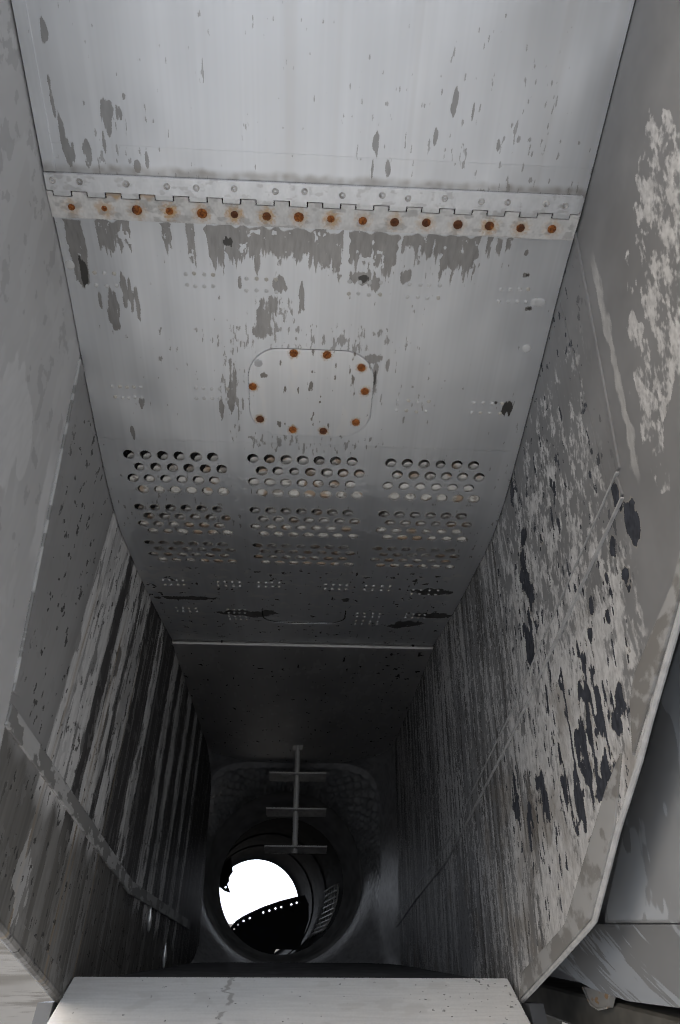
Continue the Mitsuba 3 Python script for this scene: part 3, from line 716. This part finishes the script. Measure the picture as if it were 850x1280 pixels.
for i, tt in enumerate(np.linspace(0, 1, 140)):
    yy = 4.5 + 1.5 * tt
    w = tt * tt * (3 - 2 * tt)
    pw = 2 + 60 * (1 - tt) ** 5
    ztop = (zc(min(yy, 5.15)) + .035 * min(1, max(0, (5.17 - yy) / .2))) * (1 - w) + (C1[1] + R1) * w
    if yy < 5.16:
        ztop = max(ztop, zc(min(yy, 5.15)) + .003)
    zbot = -.215 * (1 - w) + (C1[1] - R1) * w
    sx_, sz_ = (HW + .003) * (1 - w) + R1 * w, (ztop - zbot) / 2
    kx = (np.abs(np.cos(ang) / sx_) ** pw + np.abs(np.sin(ang) / sz_) ** pw) ** (-1 / pw)
    xx = C1[0] * w + kx * np.cos(ang)
    zz = (ztop + zbot) / 2 + kx * np.sin(ang)
    t5 = max(0.0, (yy - 5.15) / .85)
    P = np.stack([xx, np.full(NA, yy), zz], -1)
    a_ = ang / (2 * np.pi) * 56
    row_ = t5 * 15
    cell = (np.floor(row_) % 2) * .5
    jit = meshkit.noise(np.stack([np.floor(a_ + cell) * 7.3, np.full(NA, np.floor(row_) * 3.1), np.full(NA, 3.0)], -1), 4)
    lump = 1 - np.clip(np.hypot((a_ + cell) % 1 - .5, row_ % 1 - .5) / (.30 + .18 * jit), 0, 1) ** 3
    amp = .026 * np.clip(t5 / .1, 0, 1) * np.clip((1 - t5) / .2, 0, 1) * np.clip(np.sin(ang) * 1.8 + .4, 0.05, 1)
    inward = np.stack([C1[0] - xx, np.zeros(NA), C1[1] - zz], -1); inward /= np.linalg.norm(inward, axis=1, keepdims=True)
    rings.append(P + inward * (lump * amp)[:, None])
put(f'{A}__duct_liner', loft(rings), 'liner_paint', True, label='dimpled dark lining that turns the square duct round')
# mounting ring
def circle(c, r, y, n=96):
    a = np.linspace(0, 2 * np.pi, n, endpoint=False)
    return np.stack([c[0] + r * np.cos(a), np.full(n, y), c[1] + r * np.sin(a)], -1)
put(f'{A}__mounting_ring', loft([circle(C1, .575, 5.995), circle(C1, .55, 5.985), circle(C1, .525, 5.99), circle((-.10, .245), .47, 6.08), circle((-.10, .245), .445, 6.10), circle((-.10, .245), .435, 6.12), circle((-.10, .245), .445, 6.15)]), 'ring_metal', 30)
def axis_at(y):
    w = (y - 6.1) / 1.8
    return (-.10 + (-.365 + .10) * w, .245 + (.119 - .245) * w)
put(f'{A}__engine_tunnel', loft([circle(axis_at(y), .46 if y < 7.85 else .43, y) for y in np.linspace(6.13, 7.9, 14)] + [circle(axis_at(7.9), .405, 7.9), circle(axis_at(7.9), .40, 7.93)]), 'soot_metal', True)
for y in (6.9, 7.5):
    c = axis_at(y)
    put(f'{A}__engine_tunnel__frame_ring', loft([circle(c, .462, y - .02), circle(c, .45, y - .018), circle(c, .45, y + .018), circle(c, .462, y + .02)]), 'soot_metal', 30)
# lattice on the right of the tunnel
for k in range(5):
    y = 6.25 + k * .11
    c = axis_at(y)
    a = np.linspace(-.75, .05, 14)
    put(f'{A}__engine_tunnel__lattice_rib', tube_mesh(np.stack([c[0] + .425 * np.cos(a), np.full(14, y), c[1] + .425 * np.sin(a)], -1), .007, 6), 'rake_metal', 30)
for k in range(9):
    a = -.72 + k * .095
    yy = np.linspace(6.22, 6.72, 4)
    put(f'{A}__engine_tunnel__lattice_bar', tube_mesh([(axis_at(y)[0] + .42 * math.cos(a), y, axis_at(y)[1] + .42 * math.sin(a)) for y in yy], .006, 6), 'rake_metal', 30)
# dark sheet hanging across the far opening, with empty rivet holes
cov = Polygon([(-.534, -.072), (-.518, -.025), (-.482, .016), (-.43, .048), (-.374, .075), (-.258, .123), (-.127, .165), (.005, .196), (.078, .209), (.113, .143), (.116, .025), (.085, -.063), (.044, -.192), (-.145, -.187), (-.20, -.30), (-.44, -.24)])
dots = [(-.493, -.044), (-.464, -.014), (-.42, .015), (-.371, .036), (-.262, .078), (-.212, .092), (-.163, .108), (-.115, .119), (-.032, .139), (.012, .152), (.041, .155)]
cov = cov.difference(unary_union([Point(p).buffer(.008, quad_segs=3) for p in dots]))
m = slab(cov, .006); m.vertices = m.vertices[:, [0, 2, 1]] + np.array([0, 7.3, 0]); m.fix_normals()
put(f'{A}__engine_cover', m, 'black_paint', 20, label='black sheet with a line of empty rivet holes')
fl = Polygon([(-.9, .56), (-.575, .52), (-.575, .492), (-.555, .396), (-.575, .37), (-.586, .344), (-.582, .32), (-.597, .30), (-.564, .231), (-.613, .243), (-.671, .281), (-.743, .305), (-.9, .305)])
fl = fl.difference(Point(-.609, .275).buffer(.009, quad_segs=3))
m = slab(fl, .01); m.vertices = m.vertices[:, [0, 2, 1]] + np.array([0, 7.6, 0]); m.fix_normals()
put(f'{A}__torn_flap', m, 'black_paint', 20)

# ------------------------------------------------------------------ probe rake on the ceiling
RK = f'{A}__probe_rake'
def blade(pts_yz, x0, x1):
    m = trimesh.creation.extrude_polygon(Polygon(pts_yz), x1 - x0, engine='earcut')
    m.vertices = np.column_stack([m.vertices[:, 2] + x0, m.vertices[:, 0], m.vertices[:, 1]]); m.fix_normals()
    return m
post = trimesh.creation.extrude_polygon(Polygon([(-.03, 4.76), (-.024, 4.745), (-.003, 4.745), (.003, 4.76), (.0, 4.86), (-.03, 4.86)]), .60, engine='earcut')
post.apply_translation((0, 0, .345))
put(f'{RK}__post', post, 'rake_metal', 20)
rid = bx(-.018, -.008, 4.738, 4.75, .345, .93, .002)
put(f'{RK}__tube', rid, 'lit_edge', 20)
put(f'{RK}__foot', bx(-.045, .018, 4.74, 4.88, .90, .945, .004), 'rake_metal', 20)
for x0, x1, z in ((-.174, .155, .770), (-.182, .158, .575), (-.182, .165, .378)):
    put(f'{RK}__crossbar', blade([(4.715, z), (4.722, z - .005), (4.80, z - .03), (4.85, z - .028), (4.85, z + .006), (4.722, z + .005)], x0, x1), 'rake_metal', 20)
    put(f'{RK}__crossbar_edge', tube_mesh([(x0, 4.716, z), ((x0 + x1) / 2, 4.716, z), (x1, 4.716, z)], .0045, 8), 'lit_edge', 30)  # pale tube stands for the lit leading edge of the bar

# ------------------------------------------------------------------ outer skin: roof, right fuselage side, black channel
roof = Polygon([(.28, 1.665), (1.12, 1.345), (1.8, 1.13), (3.2, 1.12), (5.2, 1.0), (5.2, 1.2), (3.2, 1.25), (1.2, 1.5), (.28, 1.80)])
m = trimesh.creation.extrude_polygon(roof, 1.099, engine='earcut')
m.vertices = np.column_stack([m.vertices[:, 2] - .5495, m.vertices[:, 0], m.vertices[:, 1]]); m.fix_normals()
put(f'{A}__added_roof_skin', m, 'dull_grey', 20)  # out of view, added to stop light leaking into the duct
put(f'{A}__tunnel_casing', loft([circle((-.09, .24), .85, 5.16), circle((-.09, .24), .85, 6.2), circle((-.3, .15), .62, 7.85), circle((-.36, .12), .46, 7.88)]), 'dull_grey', 30)

XF = .64
cut = [(.35, 1.15), (1.258, .433), (1.356, .369), (1.466, .282), (1.578, .215), (1.805, .017)]
upper_f = Polygon([(-.6, .004), (-.6, 1.27), (.2, 1.27)] + cut + [(1.81, .004)])
def fus(poly, off, t, tilt=0.0):
    m = slab(poly, t)
    y, z, w = m.vertices.T
    m.vertices = np.column_stack([XF + off + w + tilt * np.minimum(z, 0) ** 2, y, z]); m.fix_normals()
    return m
put(f'{A}__fuselage_panel', fus(upper_f, 0, .008), 'fus_paint', 20, label='blue grey fuselage panel with flaking paint right of the intake')
lowp = Polygon([(-.6, .002), (2.5, .002), (2.5, -.09), (2.231, -.10), (2.055, -.128), (1.852, -.137), (1.509, -.125), (-.6, -.125)])
zc_ = np.linspace(-.12, 0, 8)
m = slab(lowp, .008, zc_)
y, z, w = m.vertices.T
m.vertices = np.column_stack([XF + w + 2.2 * np.minimum(z, 0) ** 2, y, z]); m.fix_normals()
put(f'{A}__fuselage_panel', m, 'fus_paint', 30, label='lower fuselage panel with combed flakes of paint')
put(f'{A}__forebody', bx(.70, 2.1, -.5, 6, -.13, 1.85, .05), 'dull_grey', 20)
put(f'{A}__channel_wall', bx(.675, .698, .2, 5.2, -.12, 1.9), 'dull_grey', 20)
put(f'{A}__channel_roof', bx(.561, .675, .3, 5.2, 1.8, 1.9), 'dull_grey', 20)
put(f'{A}__channel_back', bx(.561, .674, 3.4, 3.5, -.3, 1.79), 'dull_grey', 20)
put(f'{A}__keel_beam', bx(.70, .90, .3, 3.4, -.225, -.15, .006), 'beam_paint', 20)
for y0 in (1.69, 2.0, 2.9):
    put(f'{A}__keel_beam__hanger', bx(.73, .85, y0, y0 + .12, -.42, -.224, .004), 'beam_paint', 20)
br = Polygon([(1.95, -.132), (2.13, -.128), (2.09, -.16), (2.04, -.166), (1.98, -.158)])
m = slab(br, .012); y, z, w = m.vertices.T
m.vertices = np.column_stack([.682 + w, y, z]); m.fix_normals()
put(f'{A}__bracket', m, 'bracket_paint', 20, label='small pale bracket with rusty edges below the fuselage panel')
put(f'{A}__bracket__rust_rim', tube_mesh([(.68, 2.13, -.13), (.68, 2.09, -.161), (.68, 2.04, -.167), (.68, 1.98, -.159)], .002), 'bracket_paint', 30)

# ------------------------------------------------------------------ ground
n = 220
g = np.sign(np.linspace(-1, 1, n)) * np.abs(np.linspace(-1, 1, n)) ** 3 * 900
X, Y = np.meshgrid(g, g, indexing='ij')
d = np.hypot(X, Y)
Z = -1.5 + .05 * (meshkit.fbm(np.stack([X * .3, Y * .3, 0 * X], -1), 3) - .5) * np.clip(d / 8 - .4, 0, 1) + 1.0 * (meshkit.fbm(np.stack([X * .02, Y * .02, 0 * X], -1), 3, 5) - .5) * np.clip((d - 25) / 60, 0, 1)
idx = np.arange(n * n).reshape(n, n)
q = np.stack([idx[:-1, :-1], idx[1:, :-1], idx[1:, 1:], idx[:-1, 1:]], -1).reshape(-1, 4)
gm = trimesh.Trimesh(np.stack([X, Y, Z], -1).reshape(-1, 3), np.vstack([q[:, [0, 1, 2]], q[:, [0, 2, 3]]]), process=False)
scene['ground'] = mikit.ply(gm, 'ground_soil', smooth=True)
labels['ground'] = {'label': 'pale dry ground seen past the lower left edge of the intake', 'category': 'ground', 'kind': 'structure'}
